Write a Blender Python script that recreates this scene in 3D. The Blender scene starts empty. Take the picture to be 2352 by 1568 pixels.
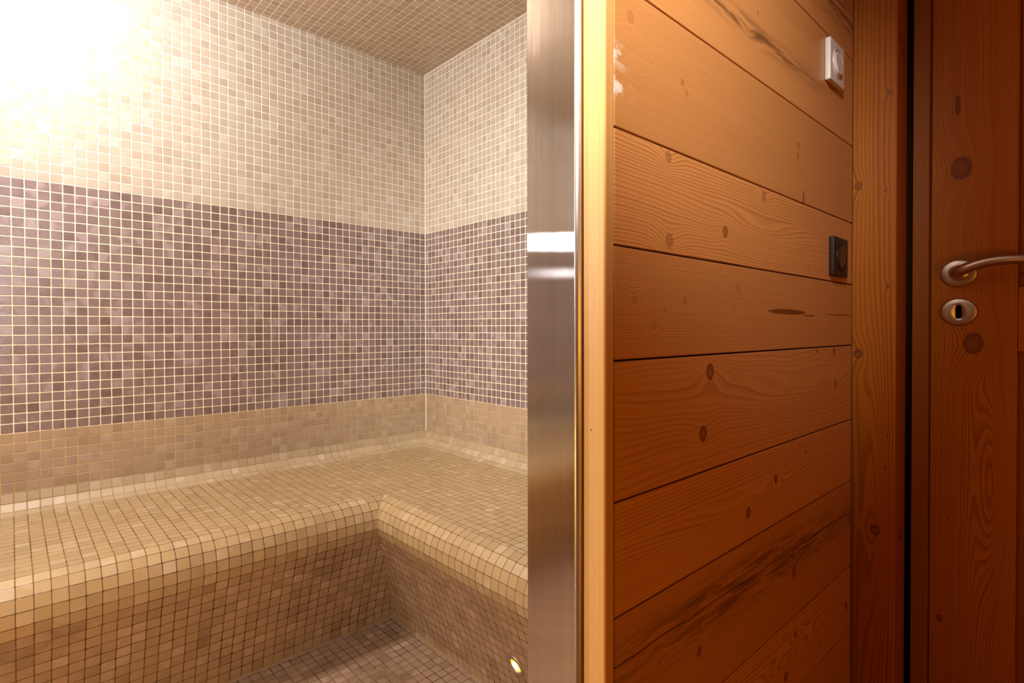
import bpy, bmesh, math, random
from mathutils import Vector, Matrix

random.seed(7)
scn = bpy.context.scene
COL = scn.collection
P = 0.026                    # pitch of the mosaic (m)
Z0 = 23.4 * P                # height of the lower edge of the dark mosaic band
ZB = Z0 - 8.01 * P           # seat height
ZC = Z0 + 51.65 * P          # steam room ceiling
W0 = -1.6264                 # face of the boarded wall
XB, XW = -0.8272, -0.8118    # batten: end face, joint with the boards
XS = -0.8340                 # steel reveal
YI = -1.5154                 # inner face of the partition
XE = -0.0123                 # face of the door casing
XD = XE + 0.085              # face of the door leaf
XF = -2.60                   # far end of the steam room
YO, XL = -2.95, -2.9         # corridor limits
ZF, ZT = -0.13, 2.12         # corridor floor / ceiling

# ------------------------------------------------------------------ helpers
def link(o, parent=None):
    COL.objects.link(o)
    if parent is not None:
        o.parent = parent
        o.matrix_parent_inverse = parent.matrix_world.inverted() if False else Matrix()
    return o

def obj(name, bm, mats, parent=None, smooth=False, origin=None):
    me = bpy.data.meshes.new(name)
    bm.normal_update()
    if smooth:
        for f in bm.faces: f.smooth = True
    bm.to_mesh(me); bm.free()
    if not isinstance(mats, (list, tuple)): mats = [mats]
    for m in mats: me.materials.append(m)
    o = bpy.data.objects.new(name, me)
    link(o, parent)
    return o

def structure(o):
    o['kind'] = 'structure'
    return o

def thing(o, label, cat, group=None):
    o['label'] = label; o['category'] = cat
    if group: o['group'] = group
    return o

def empty(name, loc):
    o = bpy.data.objects.new(name, None)
    o.location = loc
    o.empty_display_size = 0.05
    COL.objects.link(o)
    return o

def box(bm, x0, x1, y0, y1, z0, z1, mi=0, bevel=0.0, seg=2):
    vs = [bm.verts.new((x, y, z)) for x in (x0, x1) for y in (y0, y1) for z in (z0, z1)]
    idx = [(0, 1, 3, 2), (4, 6, 7, 5), (0, 4, 5, 1), (2, 3, 7, 6), (0, 2, 6, 4), (1, 5, 7, 3)]
    fs = []
    for q in idx:
        f = bm.faces.new([vs[i] for i in q]); f.material_index = mi; fs.append(f)
    if bevel > 0:
        es = list({e for f in fs for e in f.edges})
        r = bmesh.ops.bevel(bm, geom=es, offset=bevel, segments=seg, profile=0.6, affect='EDGES')
        for f in r['faces']: f.material_index = mi
    return fs

def prism(bm, pts, z0, z1, mi=0, smooth_idx=(), edge_mi=0):
    uvl = bm.loops.layers.uv.get('UVMap') or bm.loops.layers.uv.new('UVMap')
    a = [bm.verts.new((x, y, z0)) for x, y in pts]
    b = [bm.verts.new((x, y, z1)) for x, y in pts]
    n = len(pts)
    for i in range(n):
        f = bm.faces.new((a[i], a[(i + 1) % n], b[(i + 1) % n], b[i])); f.material_index = mi
        for l, uv in zip(f.loops, ((i, z0), (i + 1, z0), (i + 1, z1), (i, z1))): l[uvl].uv = uv
        if i in smooth_idx: f.smooth = True; f.material_index = edge_mi
    for f in (bm.faces.new(list(reversed(a))), bm.faces.new(b)):
        for l in f.loops: l[uvl].uv = (l.vert.co.x, l.vert.co.y)

def tube(bm, path, radii, n=24, cap=True):
    rings = []
    up = Vector((0, 0, 1))
    for i, p in enumerate(path):
        p = Vector(p)
        d = (Vector(path[min(i + 1, len(path) - 1)]) - Vector(path[max(i - 1, 0)])).normalized()
        s = d.cross(up).normalized(); t = s.cross(d).normalized()
        r = radii[i] if isinstance(radii, (list, tuple)) else radii
        rings.append([bm.verts.new(p + s * (math.cos(2 * math.pi * k / n) * r) + t * (math.sin(2 * math.pi * k / n) * r)) for k in range(n)])
    for a, b in zip(rings, rings[1:]):
        for k in range(n):
            bm.faces.new((a[k], a[(k + 1) % n], b[(k + 1) % n], b[k])).smooth = True
    if cap:
        bm.faces.new(list(reversed(rings[0]))); bm.faces.new(rings[-1])

def lathe(bm, prof, frame, n=64, mi=0, smooth=True):
    """prof: list of (r, h); frame: 4x4 with local z = axis."""
    rings = []
    for r, h in prof:
        if r <= 1e-6:
            rings.append([bm.verts.new(frame @ Vector((0, 0, h)))])
        else:
            rings.append([bm.verts.new(frame @ Vector((r * math.cos(2 * math.pi * k / n), r * math.sin(2 * math.pi * k / n), h))) for k in range(n)])
    for a, b in zip(rings, rings[1:]):
        for k in range(n):
            k2 = (k + 1) % n
            if len(a) == 1 and len(b) == 1: continue
            if len(a) == 1: f = bm.faces.new((a[0], b[k], b[k2]))
            elif len(b) == 1: f = bm.faces.new((a[k], b[0], a[k2]))
            else: f = bm.faces.new((a[k], b[k], b[k2], a[k2]))
            f.smooth = smooth; f.material_index = mi
    bmesh.ops.recalc_face_normals(bm, faces=bm.faces)

# ------------------------------------------------------------------ node helpers
class NT:
    def __init__(self, name):
        self.mat = bpy.data.materials.new(name)
        self.mat.use_nodes = True
        self.t = self.mat.node_tree
        self.n = self.t.nodes
        self.n.clear()
        self.out = self.n.new('ShaderNodeOutputMaterial')
        self.b = self.n.new('ShaderNodeBsdfPrincipled')
        self.t.links.new(self.b.outputs[0], self.out.inputs[0])
    def set(self, sock, v):
        if isinstance(v, bpy.types.NodeSocket): self.t.links.new(v, sock)
        else: sock.default_value = v
    def math(self, op, a, b=0.0, c=None, clamp=False):
        m = self.n.new('ShaderNodeMath'); m.operation = op; m.use_clamp = clamp
        self.set(m.inputs[0], a)
        self.set(m.inputs[1], b)
        if c is not None: self.set(m.inputs[2], c)
        return m.outputs[0]
    def vec(self, op, a, b=None):
        m = self.n.new('ShaderNodeVectorMath'); m.operation = op
        self.set(m.inputs[0], a)
        if b is not None: self.set(m.inputs[1], b)
        return m.outputs['Value'] if op in ('DOT_PRODUCT', 'LENGTH') else m.outputs[0]
    def comb(self, x, y, z=0.0):
        m = self.n.new('ShaderNodeCombineXYZ')
        self.set(m.inputs[0], x); self.set(m.inputs[1], y); self.set(m.inputs[2], z)
        return m.outputs[0]
    def sep(self, v):
        m = self.n.new('ShaderNodeSeparateXYZ'); self.set(m.inputs[0], v)
        return m.outputs[0], m.outputs[1], m.outputs[2]
    def noise(self, v, scale, detail=2.0, rough=0.5, color=False, w=None):
        m = self.n.new('ShaderNodeTexNoise')
        if w is not None:
            m.noise_dimensions = '4D'; self.set(m.inputs['W'], w)
        self.set(m.inputs['Vector'], v); m.inputs['Scale'].default_value = scale
        m.inputs['Detail'].default_value = detail; m.inputs['Roughness'].default_value = rough
        return m.outputs['Color'] if color else m.outputs['Fac']
    def white(self, v, color=False):
        m = self.n.new('ShaderNodeTexWhiteNoise'); m.noise_dimensions = '3D'
        self.set(m.inputs['Vector'], v)
        return (m.outputs['Value'], m.outputs['Color'])
    def smooth(self, v, a, b, lo=0.0, hi=1.0):
        m = self.n.new('ShaderNodeMapRange'); m.interpolation_type = 'SMOOTHSTEP'
        self.set(m.inputs[0], v)
        for i, x in enumerate((a, b, lo, hi)): self.set(m.inputs[i + 1], x)
        return m.outputs[0]
    def lin(self, v, a, b, lo=0.0, hi=1.0):
        m = self.n.new('ShaderNodeMapRange'); self.set(m.inputs[0], v)
        for i, x in enumerate((a, b, lo, hi)): self.set(m.inputs[i + 1], x)
        return m.outputs[0]
    def mix(self, f, a, b, mode='MIX'):
        m = self.n.new('ShaderNodeMix'); m.data_type = 'RGBA'; m.blend_type = mode
        self.set(m.inputs[0], f)
        self.set(m.inputs[6], a if isinstance(a, bpy.types.NodeSocket) else (*a, 1.0))
        self.set(m.inputs[7], b if isinstance(b, bpy.types.NodeSocket) else (*b, 1.0))
        return m.outputs[2]
    def ramp(self, f, stops, interp='LINEAR'):
        m = self.n.new('ShaderNodeValToRGB'); m.color_ramp.interpolation = interp
        el = m.color_ramp.elements
        while len(el) < len(stops): el.new(0.5)
        for e, (p, c) in zip(el, stops): e.position = p; e.color = (*c, 1.0)
        self.set(m.inputs[0], f)
        return m.outputs[0]
    def bump(self, h, dist, strength=1.0, normal=None):
        m = self.n.new('ShaderNodeBump'); m.inputs['Distance'].default_value = dist
        m.inputs['Strength'].default_value = strength
        self.set(m.inputs['Height'], h)
        if normal is not None: self.set(m.inputs['Normal'], normal)
        return m.outputs[0]

# ------------------------------------------------------------------ mosaic
def mosaic(name, dark, mid, light, grout, grout2, half=0.452, seed=0.0, rough=(0.16, 0.34), fog=0.5,
           tilt=2.4, grime=None, sparkle=0.22, light_share=0.86, relief=0.00045, speckle=0.16):
    k = NT(name)
    uvn = k.n.new('ShaderNodeUVMap'); uvn.uv_map = 'UVMap'
    uv = uvn.outputs[0]
    wob = k.noise(uv, 0.8, 1.0, 0.5, color=True)
    uvw = k.vec('ADD', uv, k.vec('SCALE', k.vec('SUBTRACT', wob, (0.5, 0.5, 0.5))))
    k.n[-1].name
    sc = [n for n in k.n if n.type == 'VECT_MATH' and n.operation == 'SCALE'][-1]
    sc.inputs['Scale'].default_value = 0.05
    cell = k.vec('FLOOR', uvw)
    fr = k.vec('SUBTRACT', k.vec('FRACTION', uvw), (0.5, 0.5, 0.5))
    fx, fy, _ = k.sep(fr)
    key = k.vec('ADD', k.vec('MULTIPLY', cell, (1, 1, 0)), (seed, seed * 1.7, seed))
    rv, rc = k.white(key)
    rv2, rc2 = k.white(k.vec('ADD', key, (31.3, 11.7, 5.1)))
    # rounded square distance
    ax = k.math('POWER', k.math('ABSOLUTE', fx), 14.0)
    ay = k.math('POWER', k.math('ABSOLUTE', fy), 14.0)
    d = k.math('POWER', k.math('ADD', ax, ay), 1.0 / 14.0)
    edge = k.math('MULTIPLY_ADD', k.noise(uv, 9.0, 1.0), 0.02, d)
    edge = k.math('SUBTRACT', edge, 0.01)
    tile = k.smooth(edge, half + 0.016, half - 0.012)
    # colour inside the tile: per tile tone + drifting fog inside each tile
    off = k.vec('MULTIPLY', rc, (40.0, 40.0, 40.0))
    fogv = k.noise(k.vec('ADD', uv, off), 0.8, 0.6, 0.5)
    tone = k.math('ADD', rv, k.math('MULTIPLY', k.math('SUBTRACT', fogv, 0.5), fog * 1.6))
    colr = k.ramp(tone, [(0.0, dark), (0.42, mid), (light_share, mid), (1.0, light)])
    speck = k.noise(uv, 30.0, 2.0, 0.6)
    colr = k.mix(k.lin(speck, 0.35, 0.7, 0.0, speckle), colr, light)
    rim = k.smooth(edge, half - 0.09, half + 0.0)
    colr = k.mix(k.math('MULTIPLY', rim, 0.22), colr, dark)
    gn = k.noise(uv, 0.22, 4.0, 0.62)
    gcol = k.mix(k.smooth(gn, 0.40, 0.62), grout, grout2)
    gcol = k.mix(k.lin(k.noise(uv, 14.0, 2.0), 0.3, 0.7, 0.0, 0.25), gcol, grout2)
    if grime is not None:
        gm = k.smooth(k.noise(k.vec('ADD', uv, (seed + 3.3, 8.1, 0.0)), 0.13, 5.0, 0.65), 0.47, 0.66)
        gm2 = k.smooth(k.noise(k.vec('ADD', uv, (seed + 13.3, 2.1, 0.0)), 0.9, 3.0, 0.6), 0.45, 0.75)
        colr = k.mix(k.math('MULTIPLY', gm, k.math('MULTIPLY_ADD', gm2, 0.4, 0.25)), colr, grime)
    col = k.mix(tile, gcol, colr)
    k.set(k.b.inputs['Base Color'], col)
    rr = k.lin(rv2, 0.0, 1.0, rough[0], rough[1])
    k.set(k.b.inputs['Roughness'], k.math('MULTIPLY_ADD', tile, k.math('SUBTRACT', rr, 0.85), 0.85))
    k.set(k.b.inputs['Specular IOR Level'], k.math('MULTIPLY_ADD', tile, 0.55, 0.1))
    # relief
    r1, r2, r3 = k.sep(rc2)
    tl = k.math('ADD', k.math('MULTIPLY', k.math('SUBTRACT', r1, 0.5), fx), k.math('MULTIPLY', k.math('SUBTRACT', r2, 0.5), fy))
    body = k.smooth(edge, half + 0.02, half - 0.035)
    wav = k.noise(k.vec('MULTIPLY', uv, (1.0, 1.7, 1.0)), 7.0, 3.0, 0.6)
    h = k.math('ADD', body, k.math('MULTIPLY', k.math('MULTIPLY', tl, body), tilt))
    h = k.math('ADD', h, k.math('MULTIPLY', wav, sparkle))
    k.set(k.b.inputs['Normal'], k.bump(h, relief))
    return k.mat

CREAM = (0.86, 0.77, 0.61)
CREAM2 = (0.80, 0.69, 0.52)
M_beige = mosaic('mosaic_beige', (0.405, 0.335, 0.272), (0.47, 0.398, 0.330), (0.54, 0.475, 0.42), CREAM, CREAM2, half=0.452, seed=1.0, light_share=0.80, fog=0.45)
M_mauve = mosaic('mosaic_mauve', (0.142, 0.086, 0.078), (0.215, 0.148, 0.144), (0.34, 0.265, 0.27), CREAM, CREAM2, half=0.450, seed=2.0, light_share=0.80, fog=0.75, rough=(0.14, 0.30), sparkle=1.3, tilt=1.5, speckle=0.34)
M_low = mosaic('mosaic_lower_beige', (0.35, 0.255, 0.175), (0.415, 0.305, 0.210), (0.47, 0.365, 0.27), (0.56, 0.41, 0.215), (0.46, 0.32, 0.15), half=0.452, seed=1.5, light_share=0.84, fog=0.4)
M_ceil = mosaic('mosaic_ceiling', (0.40, 0.29, 0.20), (0.46, 0.345, 0.245), (0.52, 0.41, 0.31), CREAM, CREAM2, half=0.455, seed=3.0, light_share=0.85)
M_seat = mosaic('mosaic_seat', (0.385, 0.265, 0.132), (0.45, 0.315, 0.158), (0.52, 0.385, 0.235), (0.22, 0.125, 0.055), (0.12, 0.062, 0.026), half=0.470, seed=4.0, light_share=0.84, fog=0.35)
M_cove = mosaic('mosaic_cove', (0.40, 0.295, 0.18), (0.46, 0.35, 0.22), (0.54, 0.44, 0.32), (0.50, 0.36, 0.19), (0.32, 0.21, 0.10), half=0.462, seed=4.5, light_share=0.8, fog=0.35, rough=(0.42, 0.6), tilt=1.5)
M_riser = mosaic('mosaic_riser', (0.34, 0.220, 0.125), (0.43, 0.290, 0.175), (0.51, 0.365, 0.245), (0.22, 0.125, 0.06), (0.06, 0.028, 0.011), half=0.470, seed=5.0, grime=(0.17, 0.085, 0.03), fog=0.4)
M_floor = mosaic('mosaic_floor', (0.27, 0.170, 0.11), (0.365, 0.240, 0.160), (0.45, 0.315, 0.225), (0.24, 0.15, 0.085), (0.11, 0.065, 0.03), half=0.458, seed=6.0, grime=(0.15, 0.085, 0.04), fog=0.5)

# ------------------------------------------------------------------ wood
def wood(name, s_axis, t_axis, freq, seed, light, darkc, knots=(), knot_col=(0.085, 0.022, 0.005), wave=0.012, wl=2.2,
         rough=0.42, contrast=0.75, fine=1.0, bumps=0.00008, lines=(), stain=None, spec=0.36, cathedral=None, pale=None, ell=(), ksx=0.88):
    """Spruce: growth rings are level lines of a height field that knots push out of line.
    s = along the grain, t = across it.  knots: (s, t, radius, darkness 0..4)."""
    k = NT(name)
    tc = k.n.new('ShaderNodeTexCoord')
    x, y, z = k.sep(tc.outputs['Object'])
    ax = {'x': x, 'y': y, 'z': z}
    s, t = ax[s_axis], ax[t_axis]
    st = k.comb(s, t, seed)
    F = k.math('MULTIPLY_ADD', k.math('SUBTRACT', k.noise(k.comb(k.math('MULTIPLY', s, wl), k.math('MULTIPLY', t, wl * 3.0), seed), 1.0, 2.0), 0.5), wave * 2.0, t)
    F = k.math('MULTIPLY_ADD', k.math('SUBTRACT', k.noise(k.comb(k.math('MULTIPLY', s, 9.0), k.math('MULTIPLY', t, 30.0), seed + 4.0), 1.0, 1.0), 0.5), wave * 0.16, F)
    if cathedral:
        cs, ct, ls, lt, amp = cathedral
        q = k.vec('MULTIPLY', k.vec('SUBTRACT', st, (cs, ct, 0)), (1 / ls, 1 / lt, 0))
        g = k.math('EXPONENT', k.math('MULTIPLY', k.vec('DOT_PRODUCT', q, q), -1.0))
        F = k.math('MULTIPLY_ADD', g, amp, F)
    kmask = None; kring = None
    for i, (ks, kt, r, dk) in enumerate(knots):
        dv = k.vec('SUBTRACT', st, (ks, kt, 0))
        q = k.vec('MULTIPLY', dv, (1 / (r * 3.4), 1 / (r * 2.3), 0))
        q2 = k.vec('DOT_PRODUCT', q, q)
        g = k.math('EXPONENT', k.math('MULTIPLY', q2, -1.0))
        F = k.math('MULTIPLY_ADD', g, r * (1.5 if ksx > 1.0 or (i * 7 + int(ks * 100)) % 3 else -1.5), F)
        if dk > 0:
            qk = k.vec('MULTIPLY', dv, (1 / (r * ksx), 1 / r, 0))
            qk = k.vec('DOT_PRODUCT', qk, qk)
            am = (0, 0.28, 0.50, 0.78, 0.94)[dk]
            m = k.math('MULTIPLY', k.smooth(qk, 1.25, 0.80, 0.0, am), k.smooth(qk, 0.0, 0.7, 0.72, 1.0))
            kmask = m if kmask is None else k.math('MAXIMUM', kmask, m)
    var = k.noise(k.comb(k.math('MULTIPLY', s, 0.6), k.math('MULTIPLY', F, 28.0), seed + 9.0), 1.0, 1.0)
    ph = k.math('ADD', k.math('MULTIPLY', F, freq), k.math('MULTIPLY', var, 2.2))
    fr = k.math('FRACT', ph)
    ring = k.math('MULTIPLY', k.smooth(fr, 0.36, 0.90), k.smooth(fr, 1.0, 0.93))
    ids = k.math('FLOOR', ph)
    rid, _ = k.white(k.comb(ids, seed, 0.3))
    ring = k.math('MULTIPLY', ring, k.math('MULTIPLY_ADD', rid, 0.55, 0.38))
    fib = k.noise(k.comb(k.math('MULTIPLY', s, 14.0), k.math('MULTIPLY', F, 900.0), seed + 2.0), 1.0, 2.0, 0.6)
    big = k.noise(k.comb(k.math('MULTIPLY', s, 3.0), k.math('MULTIPLY', t, 12.0), seed + 6.0), 1.0, 3.0, 0.6)
    base = k.mix(k.smooth(big, 0.35, 0.70, 0.0, 0.28), light, tuple(0.80 * a + 0.10 * b for a, b in zip(light, darkc)))
    col = k.mix(k.math('MULTIPLY', ring, contrast), base, darkc)
    col = k.mix(k.lin(fib, 0.35, 0.75, 0.0, 0.22 * fine), col, darkc)
    if pale:  # whitish varnish sheen, painted into the wood colour
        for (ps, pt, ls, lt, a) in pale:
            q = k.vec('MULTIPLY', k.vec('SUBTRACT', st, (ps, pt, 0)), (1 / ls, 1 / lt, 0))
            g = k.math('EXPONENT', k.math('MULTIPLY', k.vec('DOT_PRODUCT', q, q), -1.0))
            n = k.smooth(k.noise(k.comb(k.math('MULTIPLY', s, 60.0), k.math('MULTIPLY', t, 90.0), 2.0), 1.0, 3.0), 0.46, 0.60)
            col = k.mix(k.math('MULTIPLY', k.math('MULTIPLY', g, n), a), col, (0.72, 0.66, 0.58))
    if stain:
        for (ss, tt, ls, lt, amt) in stain:
            q = k.vec('MULTIPLY', k.vec('SUBTRACT', st, (ss, tt, 0)), (1 / ls, 1 / lt, 0))
            g = k.math('EXPONENT', k.math('MULTIPLY', k.vec('DOT_PRODUCT', q, q), -1.0))
            n = k.smooth(k.noise(k.comb(k.math('MULTIPLY', s, 10.0), k.math('MULTIPLY', F, 120.0), seed + 20.0), 1.0, 3.0, 0.65), 0.36, 0.62)
            col = k.mix(k.math('MULTIPLY', k.math('MULTIPLY', g, n), amt), col, (0.085, 0.034, 0.012))
    for (es, et, rs, rt, am) in ell:       # resin streaks and long branch scars
        q = k.vec('MULTIPLY', k.vec('SUBTRACT', st, (es, et, 0)), (1 / rs, 1 / rt, 0))
        q = k.math('ADD', k.vec('DOT_PRODUCT', q, q), k.math('MULTIPLY', k.math('SUBTRACT', k.noise(k.comb(k.math('MULTIPLY', s, 60.0), k.math('MULTIPLY', t, 60.0), seed), 1.0, 2.0), 0.5), 0.5))
        col = k.mix(k.smooth(q, 1.1, 0.75, 0.0, am), col, (0.105, 0.026, 0.006))
    if kmask is not None:
        kin = k.mix(k.lin(k.noise(st, 420.0, 2.0), 0.3, 0.7), knot_col, tuple(3.2 * a for a in knot_col))
        col = k.mix(kmask, col, kin)
    for (s0, t0, s1, t1, w) in lines:      # checks / cracks: thin dark lines along the grain
        slope = (t1 - t0) / (s1 - s0 + 1e-9)
        wob = k.math('MULTIPLY', k.math('SUBTRACT', k.noise(k.comb(k.math('MULTIPLY', s, 13.0), 0.0, seed + 30.0), 1.0, 2.0), 0.5), 0.009)
        d = k.math('ABSOLUTE', k.math('ADD', k.math('SUBTRACT', t, k.math('MULTIPLY_ADD', s, slope, t0 - slope * s0)), wob))
        m = k.smooth(d, w, w * 0.35)
        a, b = min(s0, s1), max(s0, s1)
        m = k.math('MULTIPLY', m, k.math('MULTIPLY', k.smooth(s, a - 0.004, a + 0.004), k.smooth(s, b + 0.004, b - 0.004)))
        col = k.mix(k.math('MULTIPLY', m, 0.9), col, (0.022, 0.005, 0.002))
    k.set(k.b.inputs['Base Color'], col)
    k.set(k.b.inputs['Roughness'], k.lin(fib, 0.3, 0.7, rough - 0.04, rough + 0.08))
    k.b.inputs['Specular IOR Level'].default_value = spec
    h = k.math('ADD', k.math('MULTIPLY', ring, 0.8), k.math('MULTIPLY', fib, 0.35))
    if kmask is not None: h = k.math('SUBTRACT', h, k.math('MULTIPLY', kmask, 0.8))
    k.set(k.b.inputs['Normal'], k.bump(h, bumps))
    return k.mat

LT = (0.55, 0.250, 0.082)
DK = (0.31, 0.105, 0.022)

def plain(name, col, rough=0.5, metal=0.0, spec=0.5, noise_amt=0.08, scale=60.0):
    k = NT(name)
    tc = k.n.new('ShaderNodeTexCoord')
    n = k.noise(tc.outputs['Object'], scale, 3.0)
    c = k.mix(k.lin(n, 0.3, 0.7, 0.0, 1.0), col, tuple(x * (1 - noise_amt) for x in col))
    k.set(k.b.inputs['Base Color'], c)
    k.set(k.b.inputs['Roughness'], k.lin(n, 0.3, 0.7, rough * 0.92, min(1.0, rough * 1.08)))
    k.b.inputs['Metallic'].default_value = metal
    k.b.inputs['Specular IOR Level'].default_value = spec
    return k.mat

def brushed(name, col, rough, aniso, streak='z', streak_amt=0.12):
    k = NT(name)
    tc = k.n.new('ShaderNodeTexCoord')
    x, y, z = k.sep(tc.outputs['Object'])
    fine = k.noise(k.comb(k.math('MULTIPLY', x, 900.0), k.math('MULTIPLY', y, 900.0), k.math('MULTIPLY', z, 3.0)), 1.0, 3.0)
    broad = k.noise(k.comb(k.math('MULTIPLY', x, 70.0), k.math('MULTIPLY', y, 70.0), k.math('MULTIPLY', z, 1.6)), 1.0, 3.0)
    smear = k.noise(tc.outputs['Object'], 9.0, 4.0)
    scr = k.smooth(k.noise(k.comb(k.math('MULTIPLY', x, 60.0), k.math('MULTIPLY', k.math('ADD', y, k.math('MULTIPLY', z, 0.5)), 260.0), k.math('MULTIPLY', z, 9.0)), 1.0, 2.0), 0.70, 0.74)
    c = k.mix(k.lin(fine, 0.3, 0.7), tuple(a * (1 - streak_amt) for a in col), col)
    c = k.mix(k.lin(broad, 0.35, 0.65, 0.0, 0.25), c, tuple(a * 0.72 for a in col))
    g = k.n.new('ShaderNodeBsdfAnisotropic'); g.distribution = 'BECKMANN'
    k.t.links.new(g.outputs[0], k.out.inputs[0])
    k.n.remove(k.b); k.b = g
    k.set(k.b.inputs['Color'], c)
    rg = k.math('ADD', k.lin(fine, 0.3, 0.7, rough - 0.01, rough + 0.02), k.lin(smear, 0.35, 0.7, 0.0, 0.03))
    k.set(k.b.inputs['Roughness'], rg)
    k.b.inputs['Anisotropy'].default_value = aniso
    if aniso:
        tg = k.n.new('ShaderNodeTangent'); tg.direction_type = 'UV_MAP'; tg.uv_map = 'UVMap'
        k.set(k.b.inputs['Tangent'], tg.outputs[0])
    return k.mat

M_steel = brushed('brushed_stainless_steel', (0.67, 0.63, 0.625), 0.115, -0.67)
M_steel_edge = plain('rounded_steel_edge', (0.70, 0.66, 0.64), 0.42, 1.0, noise_amt=0.05)
M_nickel = plain('satin_nickel', (0.56, 0.45, 0.36), 0.40, 1.0, noise_amt=0.10, scale=40.0)
M_black = plain('black_void', (0.004, 0.003, 0.003), 0.9, spec=0.1)
M_white = plain('white_plastic', (0.62, 0.585, 0.56), 0.30, noise_amt=0.02)
M_brownp = plain('brown_plastic', (0.020, 0.011, 0.007), 0.45, spec=0.3, noise_amt=0.06)
M_brownr = plain('brown_gloss_plastic', (0.030, 0.015, 0.009), 0.22, noise_amt=0.04)
M_bezel = plain('satin_bezel', (0.50, 0.42, 0.34), 0.45, 0.9)
M_grout = plain('sand_grout', (0.34, 0.23, 0.125), 0.9, spec=0.1, noise_amt=0.25, scale=25.0)
M_dark = plain('shadow_backing', (0.050, 0.016, 0.006), 0.9, spec=0.05)

M_cgrout = plain('cream_grout', CREAM2, 0.85, spec=0.1, noise_amt=0.15, scale=90.0)
def lens_mat():
    k = NT('amber_lens')
    tc = k.n.new('ShaderNodeTexCoord')
    r = k.vec('LENGTH', k.vec('MULTIPLY', tc.outputs['Object'], (1, 1, 0)))
    r = k.math('ADD', r, k.math('MULTIPLY', k.math('SUBTRACT', k.noise(tc.outputs['Object'], 190.0, 1.0), 0.5), 0.008))
    hot = k.smooth(r, 0.0135, 0.0080)
    c = k.mix(hot, (1.0, 0.50, 0.020), (1.0, 0.86, 0.55))
    e = k.math('MULTIPLY_ADD', hot, 4.0, 1.0)
    k.set(k.b.inputs['Base Color'], (0.9, 0.6, 0.1, 1.0))
    k.set(k.b.inputs['Emission Color'], c)
    k.set(k.b.inputs['Emission Strength'], e)
    return k.mat
M_lens = lens_mat()

# ------------------------------------------------------------------ mosaic surfaces
def quad(bm, uvl, pts, uvs, mi=0):
    f = bm.faces.new([bm.verts.new(p) for p in pts]); f.material_index = mi
    for l, uv in zip(f.loops, uvs): l[uvl].uv = uv
    return f

def slab_wall_left():
    bm = bmesh.new(); uvl = bm.loops.layers.uv.new('UVMap')
    for z0, z1, mi in ((0.0, Z0, 3), (Z0, Z0 + 26 * P, 1), (Z0 + 26 * P, ZC, 0)):
        a, b = XF, 0.0
        quad(bm, uvl, [(a, 0, z0), (b, 0, z0), (b, 0, z1), (a, 0, z1)],
             [(x / P, (z - Z0) / P) for x, z in ((a, z0), (b, z0), (b, z1), (a, z1))], mi)
    # body behind the mosaic
    quad(bm, uvl, [(XF, .1, 0), (XF, .1, ZC), (0.1, .1, ZC), (0.1, .1, 0)], [(0, 0)] * 4, 2)
    quad(bm, uvl, [(XF, 0, ZC), (0, 0, ZC), (.1, .1, ZC), (XF, .1, ZC)], [(0, 0)] * 4, 2)
    quad(bm, uvl, [(XF, 0, 0), (XF, .1, 0), (.1, .1, 0), (0, 0, 0)], [(0, 0)] * 4, 2)
    bmesh.ops.recalc_face_normals(bm, faces=[])
    return structure(obj('wall_left', bm, [M_beige, M_mauve, M_grout, M_low]))

def slab_wall_back():
    bm = bmesh.new(); uvl = bm.loops.layers.uv.new('UVMap')
    m0 = 0.815
    for z0, z1, mi in ((0.0, Z0, 4), (Z0, Z0 + 26 * P, 1), (Z0 + 26 * P, ZC, 0)):
        a, b = 0.0, YI - 0.01
        quad(bm, uvl, [(0, a, z0), (0, b, z0), (0, b, z1), (0, a, z1)],
             [(-y / P - m0 + 100, (z - Z0) / P) for y, z in ((a, z0), (b, z0), (b, z1), (a, z1))], mi)
    quad(bm, uvl, [(.08, 0, 0), (.08, 0, ZC), (.08, YI - .01, ZC), (.08, YI - .01, 0)], [(0, 0)] * 4, 2)
    c = 0.0030
    for a, b in (((-c, 0.0), (0.0, -c)),):
        quad(bm, uvl, [(a[0], a[1], Z0 - 6.0 * P), (b[0], b[1], Z0 - 6.0 * P), (b[0], b[1], ZC), (a[0], a[1], ZC)], [(0, 0)] * 4, 3)
    quad(bm, uvl, [(-c, 0, ZC), (0, 0, ZC - c), (0, YI, ZC - c), (-c, YI, ZC)], [(0, 0)] * 4, 3)
    return structure(obj('wall_back', bm, [M_beige, M_mauve, M_grout, M_cgrout, M_low]))

def slab_wall_front():
    bm = bmesh.new(); uvl = bm.loops.layers.uv.new('UVMap')
    for z0, z1, mi in ((0.0, Z0, 1), (Z0, Z0 + 26 * P, 1), (Z0 + 26 * P, ZC, 0)):
        a, b = YI, 0.0
        quad(bm, uvl, [(XF, a, z0), (XF, b, z0), (XF, b, z1), (XF, a, z1)],
             [(y / P, (z - Z0) / P) for y, z in ((a, z0), (b, z0), (b, z1), (a, z1))], mi)
    return structure(obj('wall_front', bm, [M_beige, M_mauve]))

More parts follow.
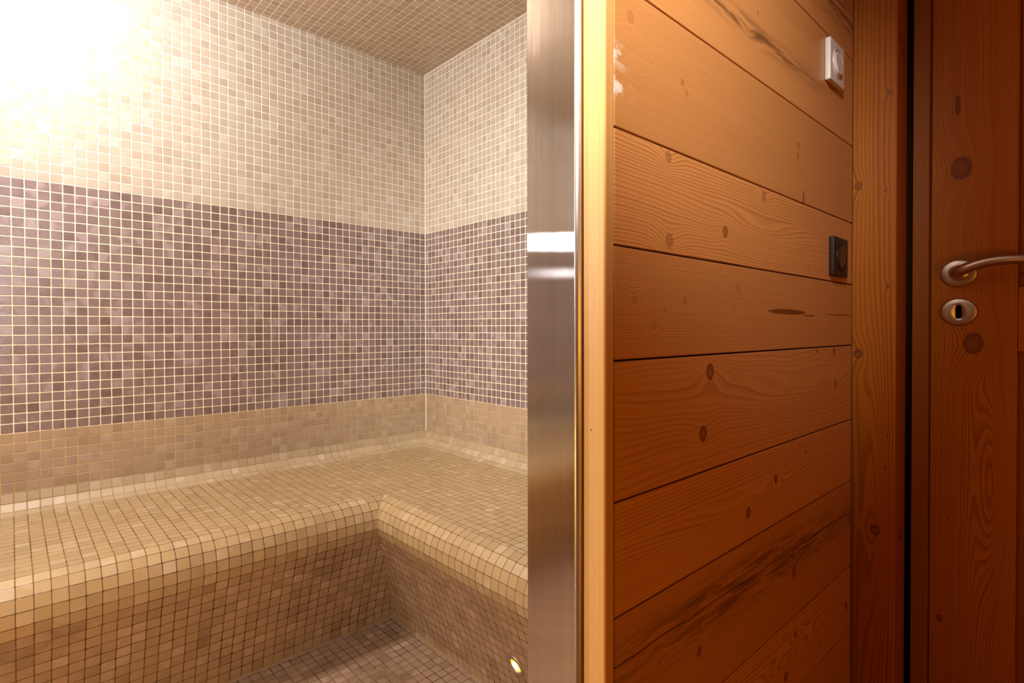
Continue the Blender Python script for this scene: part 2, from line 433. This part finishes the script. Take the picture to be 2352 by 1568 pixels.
def slab_wall_inner():
    """tiled inner face of the partition, with the doorway between x=-1.62 and the steel jamb"""
    bm = bmesh.new(); uvl = bm.loops.layers.uv.new('UVMap')
    for (a, b, zz0) in ((XS + 0.012, 0.0, 0.0), (XF, -1.632, 0.0), (-1.632, XS + 0.012, 1.93)):
        for z0, z1, mi in ((0.0, Z0, 0), (Z0, Z0 + 26 * P, 1), (Z0 + 26 * P, ZC, 0)):
            lo = max(z0, zz0)
            if lo >= z1: continue
            quad(bm, uvl, [(b, YI, lo), (a, YI, lo), (a, YI, z1), (b, YI, z1)],
                 [(x / P, (z - Z0) / P) for x, z in ((b, lo), (a, lo), (a, z1), (b, z1))], mi)
    return structure(obj('wall_inner', bm, [M_beige, M_mauve]))

slab_wall_left(); slab_wall_back(); slab_wall_front(); slab_wall_inner()

bm = bmesh.new(); uvl = bm.loops.layers.uv.new('UVMap')
quad(bm, uvl, [(XF, 0, ZC), (0, 0, ZC), (0, YI, ZC), (XF, YI, ZC)],
     [(x / P, y / P + 0.4) for x, y in ((XF, 0), (0, 0), (0, YI), (XF, YI))])
structure(obj('ceiling', bm, M_ceil))

bm = bmesh.new(); uvl = bm.loops.layers.uv.new('UVMap')
quad(bm, uvl, [(XF, -1.60, 0), (0, -1.60, 0), (0, 0, 0), (XF, 0, 0)],
     [((x / P + 24.8) / 0.965, (y / P + 20.0) / 1.0) for x, y in ((XF, -1.6), (0, -1.6), (0, 0), (XF, 0))])
structure(obj('floor', bm, M_floor))

# ------------------------------------------------------------------ bench
NOSE = [(20.40, -8.01), (21.33, -8.36), (22.00, -9.06), (22.36, -9.98), (22.44, -10.98), (22.15, -11.94)]
RISE = [(22.15, -11.94), (21.75, -12.86), (21.37, -13.79), (21.03, -14.73), (20.69, -15.67), (20.36, -16.60),
        (20.04, -17.55), (19.73, -18.50), (19.43, -19.45), (19.14, -20.41), (18.86, -21.37), (18.60, -22.30), (18.40, -23.42)]
COVE = [(0.03, -6.10), (0.256, -7.055), (0.955, -7.754), (1.91, -8.01)]
DLR = 1.85                                   # the left run is this much deeper than the back run
YEND = (YI + 0.001) / P                                # back run ends at the partition

def run_strips(bm, uvl, prof, v0, shift, mi=0):
    """prof: (d, z) in tiles.  Left run swept along x, back run along y, mitred in the inner corner."""
    x_far = (XF + 0.001) / P
    n = len(prof)
    for i in range(n - 1):
        (d0, z0), (d1, z1) = prof[i], prof[i + 1]
        va, vb = v0 - i, v0 - i - 1
        e0, e1 = (d0 - DLR, d1 - DLR) if shift else (d0, d1)
        q = [(-e0, -d0, z0), (x_far, -d0, z0), (x_far, -d1, z1), (-e1, -d1, z1)]
        quad(bm, uvl, [Vector((x * P, y * P, Z0 + z * P)) for x, y, z in q], [(x + 0.06, v) for (x, y, z), v in zip(q, (va, va, vb, vb))], mi)
        q = [(-e0, YEND, z0), (-e0, -d0, z0), (-e1, -d1, z1), (-e1, YEND, z1)]
        quad(bm, uvl, [Vector((x * P, y * P, Z0 + z * P)) for x, y, z in q], [(-y + 200.46, v) for (x, y, z), v in zip(q, (va, va, vb, vb))], mi)

bench = empty('tiled_bench', (-0.26, -0.26, 0))
def local(o, root):
    o.parent = root
    o.matrix_parent_inverse = Matrix.Translation(-root.location)
    return o
bm = bmesh.new(); uvl = bm.loops.layers.uv.new('UVMap')
run_strips(bm, uvl, COVE, 520, False, 1)
run_strips(bm, uvl, NOSE, 500, True)
zf = ZB
dN = 20.40; rN = dN - DLR
yt = lambda y: (-(y + 1.91) / (dN - 1.91) * 17.0 if y >= -dN else -17.0 - (-y - dN))
for (x0, x1, y0, y1) in ((XF / P + 0.04, -1.91, -1.91, -dN), (-rN, -1.91, -dN, YEND)):
    q = [(x0, y0), (x0, y1), (x1, y1), (x1, y0)]
    quad(bm, uvl, [(x * P, y * P, zf) for x, y in q], [(x + 0.06, (517 + (y + 1.91) / (dN - 1.91) * 17.0) if y >= -dN - 1e-6 else 500 + (y + dN)) for x, y in q])
local(obj('seat', bm, [M_seat, M_cove]), bench)
bm = bmesh.new(); uvl = bm.loops.layers.uv.new('UVMap')
run_strips(bm, uvl, RISE, 495, True)
local(obj('riser', bm, M_riser), bench)
# sand coloured joint between riser and floor
bm = bmesh.new()
jr = [(18.42, 0.13), (18.58, 0.11), (18.68, -0.02)]
for (d0, z0), (d1, z1) in zip(jr, jr[1:]):
    e0, e1 = d0 - DLR, d1 - DLR
    for q in ([(-e0, -d0, z0), (XF / P + 0.04, -d0, z0), (XF / P + 0.04, -d1, z1), (-e1, -d1, z1)],
              [(-e0, YEND, z0), (-e0, -d0, z0), (-e1, -d1, z1), (-e1, YEND, z1)]):
        bm.faces.new([bm.verts.new((x * P, y * P, z * P)) for x, y, z in q])
o = local(obj('base_joint', bm, M_grout), bench)
o['label'] = 'sand coloured grout joint'
thing(bench, 'L-shaped built-in steam room bench covered in beige mosaic with rounded front edge', 'bench')

# recessed light in the riser of the back run
led = empty('recessed_light', (-17.93 * P, -41.72 * P, Z0 - 18.32 * P))
beta = math.atan2(0.32, 0.95)
nrm = Vector((-math.cos(beta), 0, -math.sin(beta)))
xa = Vector((0, 1, 0)); ya = nrm.cross(xa).normalized()
RL = Matrix((xa, ya, nrm)).transposed().to_4x4()
bm = bmesh.new()
lathe(bm, [(0.0178, -0.012), (0.0178, 0.0012), (0.0186, 0.0022), (0.0232, 0.0022), (0.0250, 0.0008), (0.0250, -0.004)], RL)
o = obj('bezel', bm, M_bezel, led)
bm = bmesh.new()
lathe(bm, [(0.0, 0.0016), (0.009, 0.0014), (0.0150, 0.0008), (0.0180, -0.0004)], Matrix(), n=48)
o = obj('lens', bm, M_lens, led)
o.matrix_local = RL
o['label'] = 'glowing amber lens'
thing(led, 'round recessed amber spotlight glowing low in the bench front beside the steel frame', 'light')

# ------------------------------------------------------------------ steel door frame
def jamb_profile(xs, sgn):
    r = 0.007
    pts = [(xs, YI + 0.0)]
    yc = -1.5895
    pts.append((xs, yc))
    for i in range(1, 9):
        a = math.pi / 2 * i / 8
        pts.append((xs + sgn * (r - r * math.cos(a)), yc - r * 0.75 * math.sin(a)))
    yb = pts[-1][1]
    pts += [(xs + sgn * 0.028, yb), (xs + sgn * 0.028, YI)]
    return pts
frame = empty('steel_door_frame', (XS, -1.56, 0))
for xs, sgn in ((XS, 1), (-1.62, -1)):
    bm = bmesh.new()
    prism(bm, jamb_profile(xs, sgn), 0.0, 1.93, smooth_idx=range(1, 9), edge_mi=1)
    bmesh.ops.recalc_face_normals(bm, faces=bm.faces)
    o = obj('jamb', bm, [M_steel, M_steel_edge])
    local(o, frame)
bm = bmesh.new(); bm.loops.layers.uv.new('UVMap')
box(bm, -1.648, XS + 0.028, -1.599, YI, 1.93, 1.949, bevel=0.002)
uvl = bm.loops.layers.uv.get('UVMap')
for f in bm.faces:
    for l in f.loops: l[uvl].uv = (l.vert.co.x + l.vert.co.y, l.vert.co.z + l.vert.co.y * 0.3)
o = local(obj('head', bm, M_steel), frame)
thing(frame, 'brushed stainless steel door frame at the steam room opening', 'door frame')

# ------------------------------------------------------------------ wooden batten beside the steel
M_batten = wood('pale_batten_spruce', 'z', 'y', 520.0, 3.1, (0.84, 0.49, 0.165), (0.62, 0.30, 0.075), wave=0.0015, wl=0.7, contrast=0.85, rough=0.5, fine=0.6,
                knots=[(0.774, -1.6072, 0.0011, 4)])
M_battenf = wood('batten_edge_spruce', 'z', 'x', 420.0, 7.1, (0.62, 0.33, 0.115), (0.42, 0.18, 0.05), wave=0.0015, wl=0.7, contrast=0.5, rough=0.4)
bm = bmesh.new()
prism(bm, [(XB, -1.5968), (XB, W0 + 0.0022), (XB + 0.0008, W0 + 0.0006), (XB + 0.0022, W0), (XW - 0.0017, W0), (XW - 0.0017, -1.5968)], ZF, 1.99)
bmesh.ops.recalc_face_normals(bm, faces=bm.faces)
for f in bm.faces:
    f.material_index = 1 if abs(f.normal.y) > 0.8 and f.calc_center_median().y < -1.61 else 0
batten = obj('timber_batten', bm, [M_batten, M_battenf])
thing(batten, 'narrow vertical pale wooden batten between the steel frame and the boarded wall', 'batten')

# ------------------------------------------------------------------ boarded wall
GZ = [1.99, 1.787, 1.606, 1.4257, 1.2520, 1.0960, 0.9713, 0.8480, 0.6963, 0.5721, 0.3965, 0.2673, 0.120, ZF]
KN = [
    (2, -0.7835, 1.2218, 0.0071, 1), (2, -0.6767, 1.1837, 0.0042, 2), (2, -0.6676, 1.1731, 0.0045, 1), (2, -0.7402, 1.1871, 0.0017, 1), (2, -0.7747, 1.1637, 0.0050, 0),
    (1, -0.4677, 1.3500, 0.0029, 2), (1, -0.2604, 1.3665, 0.0027, 2), (1, -0.0762, 1.3567, 0.0026, 2), (1, -0.50, 1.305, 0.008, 0),
    (2, -0.3115, 1.1900, 0.0062, 2), (2, -0.3132, 1.1728, 0.0062, 2),
    (3, -0.7077, 1.0858, 0.0070, 2), (3, -0.4449, 1.0832, 0.0080, 2), (3, -0.5670, 1.0144, 0.0080, 3), (3, -0.7058, 0.9873, 0.0090, 2), (3, -0.6010, 1.0913, 0.0014, 1),
    (3, -0.4326, 0.9853, 0.0023, 1), (3, -0.2825, 0.9925, 0.0019, 2), (3, -0.2645, 0.9887, 0.0034, 2),
    (4, -0.7761, 0.9153, 0.0050, 1), (4, -0.7997, 0.9046, 0.0021, 1), (4, -0.7155, 0.9041, 0.0036, 1), (4, -0.6709, 0.9164, 0.0042, 2), (4, -0.5282, 0.9397, 0.0080, 1),
    (4, -0.5036, 0.9177, 0.0044, 1), (4, -0.5398, 0.9087, 0.0037, 1), (4, -0.7372, 0.8865, 0.0050, 1),
    (5, -0.6080, 0.8256, 0.0110, 4), (5, -0.6258, 0.7458, 0.0105, 4), (5, -0.1239, 0.7765, 0.0084, 3), (5, -0.1320, 0.8380, 0.0085, 3), (5, -0.2212, 0.8422, 0.0047, 3),
    (5, -0.3317, 0.7634, 0.0022, 3), (5, -0.4401, 0.8398, 0.0020, 2),
    (6, -0.3986, 0.6444, 0.0070, 4), (6, -0.4948, 0.6127, 0.0085, 4), (6, -0.2753, 0.6681, 0.0038, 3), (6, -0.1670, 0.6013, 0.0024, 3),
    (7, -0.3235, 0.4730, 0.0090, 4), (7, -0.6348, 0.4652, 0.0062, 4), (7, -0.6349, 0.4958, 0.0028, 3), (7, -0.7285, 0.5092, 0.0061, 1), (7, -0.7267, 0.4883, 0.0026, 3),
    (7, -0.4281, 0.4827, 0.0027, 3), (7, -0.3274, 0.4991, 0.0036, 3), (7, -0.0425, 0.4943, 0.0071, 4), (7, -0.0722, 0.5154, 0.0061, 3),
    (8, -0.0562, 0.3219, 0.0079, 4), (8, -0.3169, 0.3650, 0.0065, 4), (8, -0.3565, 0.3098, 0.0085, 4), (8, -0.2042, 0.3055, 0.0035, 3), (8, -0.2601, 0.3655, 0.0035, 3),
    (9, -0.30, 0.22, 0.006, 3)]
BP = {   # per board: ring frequency, seed, wave, contrast, extras
    0: dict(freq=330, seed=1.3, wave=0.010, contrast=0.55, stain=[(-0.12, 1.50, 0.35, 0.035, 0.75)]),
    1: dict(freq=430, seed=2.2, wave=0.010, contrast=0.50, cathedral=(-0.33, 1.355, 0.22, 0.025, 0.020), stain=[(-0.52, 1.318, 0.30, 0.014, 0.85)]),
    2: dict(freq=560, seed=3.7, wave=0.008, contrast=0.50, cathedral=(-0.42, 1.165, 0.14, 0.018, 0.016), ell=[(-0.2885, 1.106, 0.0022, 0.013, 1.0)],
            pale=[(-0.808, 1.172, 0.016, 0.012, 0.55), (-0.806, 1.140, 0.016, 0.010, 0.9)]),  # two painted sheen spots near the batten
    3: dict(freq=220, seed=4.1, wave=0.014, contrast=0.85, cathedral=(-0.46, 1.030, 0.16, 0.020, 0.022)),
    4: dict(freq=350, seed=5.9, wave=0.007, contrast=0.70, ell=[(-0.352, 0.9093, 0.082, 0.0046, 0.85), (-0.10, 0.9085, 0.085, 0.0016, 0.7)], lines=[(-0.285, 0.9045, -0.235, 0.9040, 0.0012)]),
    5: dict(freq=130, seed=6.4, wave=0.020, contrast=0.55, cathedral=(-0.30, 0.775, 0.30, 0.030, 0.030)),
    6: dict(freq=215, seed=7.7, wave=0.008, contrast=0.75, cathedral=(-0.50, 0.625, 0.24, 0.022, 0.022)),
    7: dict(freq=210, seed=8.8, wave=0.010, contrast=0.45, lines=[(-0.83, 0.5205, 0.0, 0.5070, 0.0011)], stain=[(-0.40, 0.505, 0.45, 0.030, 0.8), (-0.55, 0.535, 0.25, 0.012, 0.7)]),
    8: dict(freq=150, seed=9.5, wave=0.018, contrast=0.90, cathedral=(-0.33, 0.330, 0.12, 0.022, 0.045)),
    9: dict(freq=240, seed=10.2, wave=0.010, contrast=0.5)}
wm = []
for i in range(10):
    d = dict(BP[i]); sd = d.pop('seed'); fq = d.pop('freq')
    tint = 1.0 + 0.10 * math.sin(i * 2.4 + 0.6)
    lt = (LT[0] * tint, LT[1] * tint, LT[2] * tint)
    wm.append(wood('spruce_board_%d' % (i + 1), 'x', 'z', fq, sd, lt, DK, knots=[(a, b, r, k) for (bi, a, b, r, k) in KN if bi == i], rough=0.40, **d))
bm = bmesh.new()
for i in range(len(GZ) - 1):
    zt, zb = GZ[i], GZ[i + 1]
    mi = min(max(i - 2, 0), 9)
    g = 0.0011
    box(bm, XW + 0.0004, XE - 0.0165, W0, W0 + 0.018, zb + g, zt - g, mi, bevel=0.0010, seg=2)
box(bm, XW, XE + 0.01, W0 + 0.012, W0 + 0.026, ZF, 1.99, 10)
wr = structure(obj('wall_right', bm, wm + [M_dark]))

# ------------------------------------------------------------------ corridor shell (behind and beside the camera)
M_corr = wood('corridor_boards', 'x', 'z', 160.0, 21.0, (0.36, 0.10, 0.014), (0.18, 0.045, 0.006), wave=0.02, contrast=0.5)
M_corr2 = wood('corridor_floor_boards', 'x', 'y', 140.0, 23.0, (0.30, 0.08, 0.012), (0.15, 0.04, 0.006), wave=0.02, contrast=0.5)
bm = bmesh.new(); box(bm, XL, XD + 0.06, YO - 0.05, YO, ZF, ZT); structure(obj('wall_corridor', bm, M_corr))
bm = bmesh.new(); box(bm, XL - 0.05, XL, YO, W0 + 0.1, ZF, ZT); structure(obj('wall_end', bm, M_corr))
bm = bmesh.new(); box(bm, XL, XD + 0.3, YO - 0.05, -1.602, ZF - 0.05, ZF); structure(obj('floor_corridor', bm, M_corr2))
bm = bmesh.new(); box(bm, XL, XD + 0.3, YO - 0.05, -1.602, ZT, ZT + 0.04); structure(obj('ceiling_corridor', bm, M_corr2))
bm = bmesh.new()
box(bm, -1.648, XE, -1.640, -1.602, 1.992, ZT); box(bm, XL, -1.650, -1.640, -1.602, ZF, ZT); box(bm, -1.648, XB - 0.002, -1.640, -1.602, ZF, -0.001)
structure(obj('wall_header', bm, M_corr))

# ------------------------------------------------------------------ door casing, stop and door
YC1 = -1.6998
CK = [(1.1739, -1.6331, 0.0071, 3), (1.3478, -1.6873, 0.0039, 3), (1.1554, -1.6801, 0.0030, 3), (0.9658, -1.6862, 0.0032, 4), (0.8302, -1.6338, 0.0080, 4),
      (0.4749, -1.6659, 0.0085, 4), (0.6674, -1.6869, 0.0028, 3), (0.6041, -1.6827, 0.0022, 3)]
M_case = wood('casing_spruce', 'z', 'y', 115.0, 31.0, (0.45, 0.143, 0.011), (0.20, 0.050, 0.004), spec=0.25, ksx=1.3, knots=CK, wave=0.010, wl=1.3, contrast=0.85, rough=0.42, cathedral=(0.52, -1.664, 0.30, 0.020, 0.034))
M_caseside = wood('casing_return_spruce', 'z', 'x', 200.0, 33.0, (0.40, 0.115, 0.010), (0.19, 0.050, 0.005), spec=0.25, knots=[(1.455, 0.012, 0.010, 4), (1.435, 0.030, 0.012, 3), (0.466, 0.03, 0.014, 3), (0.40, 0.02, 0.006, 4)], contrast=0.5, rough=0.45)
bm = bmesh.new()
rr = 0.004
prism(bm, [(XE, W0 + 0.004), (XE, YC1 + rr), (XE + rr * 0.3, YC1 + rr * 0.3), (XE + rr, YC1), (XD - 0.010, YC1), (XD - 0.010, W0 + 0.004)], ZF, 1.99)
bmesh.ops.recalc_face_normals(bm, faces=bm.faces)
for f in bm.faces:
    f.material_index = 1 if f.normal.y < -0.8 else 0
structure(obj('trim_1', bm, [M_case, M_caseside]))
M_stop = wood('door_stop_spruce', 'z', 'y', 330.0, 35.0, (0.32, 0.115, 0.014), (0.16, 0.050, 0.006), spec=0.25, wave=0.003, contrast=0.5, rough=0.45)
bm = bmesh.new()
box(bm, XD - 0.016, XD + 0.03, -1.7388, -1.7118, ZF, 1.99, bevel=0.0015)
box(bm, XD + 0.012, XD + 0.04, -1.7118, YC1 + 0.01, ZF, 1.99, 1)
structure(obj('trim_2', bm, [M_stop, M_dark]))
bm = bmesh.new()
box(bm, XE, XD + 0.05, -2.75, -2.655, ZF, ZT); box(bm, XE, XD + 0.05, -2.655, W0, 1.992, ZT); box(bm, XE, XD + 0.05, YO, -2.75, ZF, ZT)
structure(obj('trim_3', bm, M_corr))

DKN = [(1.1943, -1.7876, 0.0165, 4), (0.8527, -1.8079, 0.0155, 4), (0.3008, -1.7576, 0.0050, 4), (0.5035, -1.7694, 0.0030, 2)]
M_stile = wood('door_stile_pine', 'z', 'y', 270.0, 41.0, (0.47, 0.160, 0.007), (0.22, 0.056, 0.003), spec=0.22, ksx=1.35, knots=DKN, wave=0.012, wl=1.0, ell=[(1.3178, -1.7815, 0.0210, 0.0052, 0.7)], contrast=0.95, rough=0.42, cathedral=(0.58, -1.842, 0.22, 0.026, 0.045))
M_rail = wood('door_rail_pine', 'y', 'z', 300.0, 43.0, (0.42, 0.15, 0.010), (0.20, 0.055, 0.004), spec=0.22, wave=0.004, contrast=0.8)
M_panel = wood('door_panel_pine', 'z', 'y', 180.0, 45.0, (0.33, 0.095, 0.005), (0.17, 0.042, 0.003), spec=0.22, knots=[(0.9831, -1.8775, 0.005, 4)], contrast=0.5)
YS = -1.8715
bm = bmesh.new()
box(bm, XD, XD + 0.04, YS, -1.7400, ZF + 0.008, 1.985, 0, bevel=0.0012)
door = structure(obj('door_1', bm, [M_stile]))
bm = bmesh.new(); box(bm, XD, XD + 0.04, -2.645, -2.52, ZF + 0.008, 1.985, 0, bevel=0.0012)
obj('stile', bm, M_stile, door)
for za, zb in ((0.8398, 0.9587), (ZF + 0.008, 0.06), (1.86, 1.985)):
    bm = bmesh.new(); box(bm, XD + 0.0006, XD + 0.039, -2.52, YS - 0.0006, za, zb, 0, bevel=0.001)
    obj('rail', bm, M_rail, door)
for za, zb in ((0.06, 0.8398), (0.9587, 1.86)):
    bm = bmesh.new()
    box(bm, XD + 0.012, XD + 0.03, -2.52, YS, za, zb)
    # sloped margin of the raised panel
    m = 0.030
    a = [(XD + 0.0118, y, z) for y, z in ((-2.52, za), (YS, za), (YS, zb), (-2.52, zb))]
    b = [(XD + 0.005, y, z) for y, z in ((-2.52 + m, za + m), (YS - m, za + m), (YS - m, zb - m), (-2.52 + m, zb - m))]
    va = [bm.verts.new(p) for p in a]; vb = [bm.verts.new(p) for p in b]
    for i in range(4):
        bm.faces.new((va[i], va[(i + 1) % 4], vb[(i + 1) % 4], vb[i]))
    bm.faces.new(vb)
    bmesh.ops.recalc_face_normals(bm, faces=bm.faces)
    obj('panel', bm, M_panel, door)

# handle
HY, HZ = -1.7853, 0.9895
FR = Matrix(((0, 0, -1, XD), (0, 1, 0, HY), (0.91, 0, 0, HZ), (0, 0, 0, 1)))
bm = bmesh.new()
lathe(bm, [(0.0288, 0.0), (0.0288, 0.0046), (0.0280, 0.0060), (0.0268, 0.0066), (0.0170, 0.0072), (0.0166, 0.0072), (0.0158, 0.0052), (0.0150, 0.0052), (0.0142, 0.0066), (0.0, 0.0070)], FR)
rose = obj('handle_rosette', bm, M_nickel, door)
pth = [(XD - 0.004, HY, HZ - 0.001), (XD - 0.020, HY, HZ - 0.001), (XD - 0.032, HY - 0.001, HZ - 0.001), (XD - 0.041, HY - 0.005, HZ), (XD - 0.047, HY - 0.012, HZ + 0.0025),
       (XD - 0.050, HY - 0.021, HZ + 0.0060), (XD - 0.051, HY - 0.033, HZ + 0.0105), (XD - 0.051, HY - 0.050, HZ + 0.0145), (XD - 0.051, HY - 0.070, HZ + 0.0165), (XD - 0.051, HY - 0.095, HZ + 0.0160),
       (XD - 0.050, HY - 0.115, HZ + 0.0130), (XD - 0.048, HY - 0.128, HZ + 0.0095)]
def catmull(pts, k=6):
    out = []
    for i in range(len(pts) - 1):
        p0, p1, p2, p3 = [Vector(pts[max(0, min(len(pts) - 1, j))]) for j in (i - 1, i, i + 1, i + 2)]
        for j in range(k):
            u = j / k
            out.append(0.5 * ((2 * p1) + (p2 - p0) * u + (2 * p0 - 5 * p1 + 4 * p2 - p3) * u * u + (3 * p1 - p0 - 3 * p2 + p3) * u ** 3))
    out.append(Vector(pts[-1]))
    return out
sp = catmull(pth)
bm = bmesh.new()
rad = [0.0085 + 0.0015 * min(1.0, i / 20.0) for i in range(len(sp))]
rad[-1] = 0.006; rad[-2] = 0.009
# tube with a frame that never meets the vertical
def tube2(bm, path, radii, n=28):
    rings = []; ref = Vector((0, 0, 1))
    for i, p in enumerate(path):
        d = (path[min(i + 1, len(path) - 1)] - path[max(i - 1, 0)]).normalized()
        s = d.cross(ref).normalized(); t = s.cross(d).normalized()
        rings.append([bm.verts.new(p + s * (math.cos(2 * math.pi * k / n) * radii[i]) + t * (math.sin(2 * math.pi * k / n) * radii[i])) for k in range(n)])
    for a, b in zip(rings, rings[1:]):
        for k in range(n): bm.faces.new((a[k], a[(k + 1) % n], b[(k + 1) % n], b[k])).smooth = True
    bm.faces.new(list(reversed(rings[0]))); bm.faces.new(rings[-1])
tube2(bm, sp, rad)
bmesh.ops.recalc_face_normals(bm, faces=bm.faces)
lever = obj('lever', bm, M_nickel, rose)
# escutcheon with a real keyhole
EY, EZ = -1.7857, 0.9142
def stadium(n, hw, hh):
    out = []
    for k in range(n):
        a = 2 * math.pi * k / n
        cx, cz = math.cos(a), math.sin(a)
        # ray against a stadium
        lo, hi = 0.0, 1.0
        for _ in range(40):
            m = (lo + hi) / 2
            y, z = cx * m, cz * m
            dz = max(0.0, abs(z) - (hh - hw))
            if y * y + dz * dz < hw * hw and abs(y) < hw: lo = m
            else: hi = m
        out.append((cx * lo, cz * lo))
    return out
bm = bmesh.new()
N = 96
inner = stadium(N, 0.0046, 0.0128)
rings = []
for r, h in ((0.0288, 0.0), (0.0288, 0.0044), (0.0280, 0.0058), (0.0266, 0.0064), (0.0200, 0.0069)):
    rings.append([bm.verts.new((XD - h, EY + r * math.cos(2 * math.pi * k / N), EZ + r * 0.91 * math.sin(2 * math.pi * k / N))) for k in range(N)])
for h in (0.0076, 0.0066, -0.004):
    rings.append([bm.verts.new((XD - h, EY + y * (1.0 if h < 0.007 else 1.10), EZ + z * (1.0 if h < 0.007 else 1.05))) for y, z in inner])
for a, b in zip(rings, rings[1:]):
    for k in range(N): bm.faces.new((a[k], a[(k + 1) % N], b[(k + 1) % N], b[k])).smooth = True
bmesh.ops.recalc_face_normals(bm, faces=bm.faces)
esc = obj('keyhole_escutcheon', bm, M_nickel, door)
bm = bmesh.new()
vs = [bm.verts.new((XD - 0.0008, EY + y * 1.02, EZ + z * 1.02)) for y, z in inner]
bm.faces.new(vs)
kh = obj('keyhole', bm, M_black, esc)
kh['label'] = 'dark keyhole slot'

# ------------------------------------------------------------------ switches
def switch(name, cx, cz, w, h, mp, mr, flip):
    root = empty(name, (cx, W0, cz))
    t = 0.0100
    bm = bmesh.new()
    box(bm, -w / 2, w / 2, -t, 0.0, -h / 2, h / 2, bevel=0.0032, seg=4)
    for f in bm.faces: f.smooth = True
    o = obj('plate', bm, mp, root)
    # round rocker: a disc whose face is folded along a vertical ridge
    bm = bmesh.new()
    F = Matrix(((1, 0, 0, 0), (0, 0, -1, -t), (0, 1, 0, 0), (0, 0, 0, 1)))
    lathe(bm, [(0.0262, -0.001), (0.0262, 0.0010), (0.0254, 0.0016), (0.0246, 0.0010), (0.0246, -0.001)], F)
    o = obj('rocker_ring', bm, mp, root)
    bm = bmesh.new()
    n = 64; rr = 0.0225
    base = [bm.verts.new((rr * math.cos(2 * math.pi * k / n), -t + 0.001, rr * math.sin(2 * math.pi * k / n))) for k in range(n)]
    top = []
    for k in range(n):
        a = 2 * math.pi * k / n
        z = rr * 0.93 * math.sin(a); x = rr * 0.80 * math.cos(a)
        hh = 0.0034 + flip * 0.0022 * (z / rr)
        top.append(bm.verts.new((x, -t - hh, z)))
    for k in range(n): bm.faces.new((base[k], base[(k + 1) % n], top[(k + 1) % n], top[k]))
    bm.faces.new(top)
    bmesh.ops.recalc_face_normals(bm, faces=bm.faces)
    obj('rocker', bm, mr, root)
    return root
sw = switch('light_switch', -0.1513, 1.3757, 0.0775, 0.0775, M_white, M_white, -1)
thing(sw, 'white square light switch with round rocker high on the boarded wall', 'light switch')
sw = switch('light_switch', -0.1260, 1.0180, 0.0775, 0.0735, M_brownp, M_brownr, 1)
thing(sw, 'dark brown square light switch on the boarded wall beside the door casing', 'light switch')

# ------------------------------------------------------------------ lights
def area(name, loc, target, size, power, color, spread=180.0):
    l = bpy.data.lights.new(name, 'AREA'); l.shape = 'DISK'; l.size = size; l.energy = power; l.color = color
    l.spread = math.radians(spread)
    o = bpy.data.objects.new(name, l); o.location = loc
    d = Vector(target) - Vector(loc)
    o.rotation_euler = d.to_track_quat('-Z', 'Y').to_euler()
    COL.objects.link(o); return o
def point(name, loc, r, power, color):
    l = bpy.data.lights.new(name, 'POINT'); l.shadow_soft_size = r; l.energy = power; l.color = color
    o = bpy.data.objects.new(name, l); o.location = loc
    COL.objects.link(o); return o
def spot(name, loc, target, r, power, color, angle, blend=1.0):
    l = bpy.data.lights.new(name, 'SPOT'); l.shadow_soft_size = r; l.energy = power; l.color = color
    l.spot_size = math.radians(angle); l.spot_blend = blend
    o = bpy.data.objects.new(name, l); o.location = loc
    o.rotation_euler = (Vector(target) - Vector(loc)).to_track_quat('-Z', 'Y').to_euler()
    COL.objects.link(o); return o
point('steam_room_dome_lamp', (-1.40, -0.43, 1.86), 0.05, 43.0, (1.0, 0.965, 0.92))
point('steam_room_lamp', (-1.40, -1.05, 1.10), 0.014, 15.0, (0.98, 0.96, 0.96))
spot('corridor_spot', (-1.40, -2.05, 1.72), (-0.91, -1.63, 1.47), 0.09, 150.0, (1.0, 0.96, 0.88), 58)
point('steam_room_lamp_lower', (-1.40, -1.05, 1.022), 0.012, 0.05, (0.98, 0.96, 0.96))
point('corridor_warm_fill', (-0.95, -2.60, 0.75), 0.08, 8.0, (1.0, 0.44, 0.045))  # added unseen fill, warms the lower boards and the door
point('steam_room_warm_fill', (-1.72, -1.36, 0.16), 0.05, 9.0, (1.0, 0.58, 0.14))  # added low warm fill for back wall and risers, no fitting here

w = bpy.data.worlds.new('World'); scn.world = w; w.use_nodes = True
w.node_tree.nodes['Background'].inputs[0].default_value = (0.02, 0.012, 0.006, 1)
w.node_tree.nodes['Background'].inputs[1].default_value = 0.3

# ------------------------------------------------------------------ camera
cam = bpy.data.cameras.new('Camera')
cam.sensor_width = 36.0
cam.lens = 1258.07 / 2352 * 36.0
cam.shift_x = -38.63 / 2352
cam.shift_y = -14.85 / 2352
cam.clip_start = 0.01
co = bpy.data.objects.new('Camera', cam)
R = Vector((0.72654, -0.68712, -0.00170)); U = Vector((0.00879, 0.00682, 0.99994)); Fw = Vector((0.68706, 0.72651, -0.01100))
M = Matrix((R, U, -Fw)).transposed().to_4x4()
M.translation = Vector((-1.27719, -1.98636, 0.88211))
co.matrix_world = M
COL.objects.link(co)
scn.camera = co

vs_ = scn.view_settings
vs_.view_transform = 'Standard'; vs_.look = 'None'; vs_.gamma = 1.0; vs_.use_curve_mapping = False
vs_.exposure = 0.0
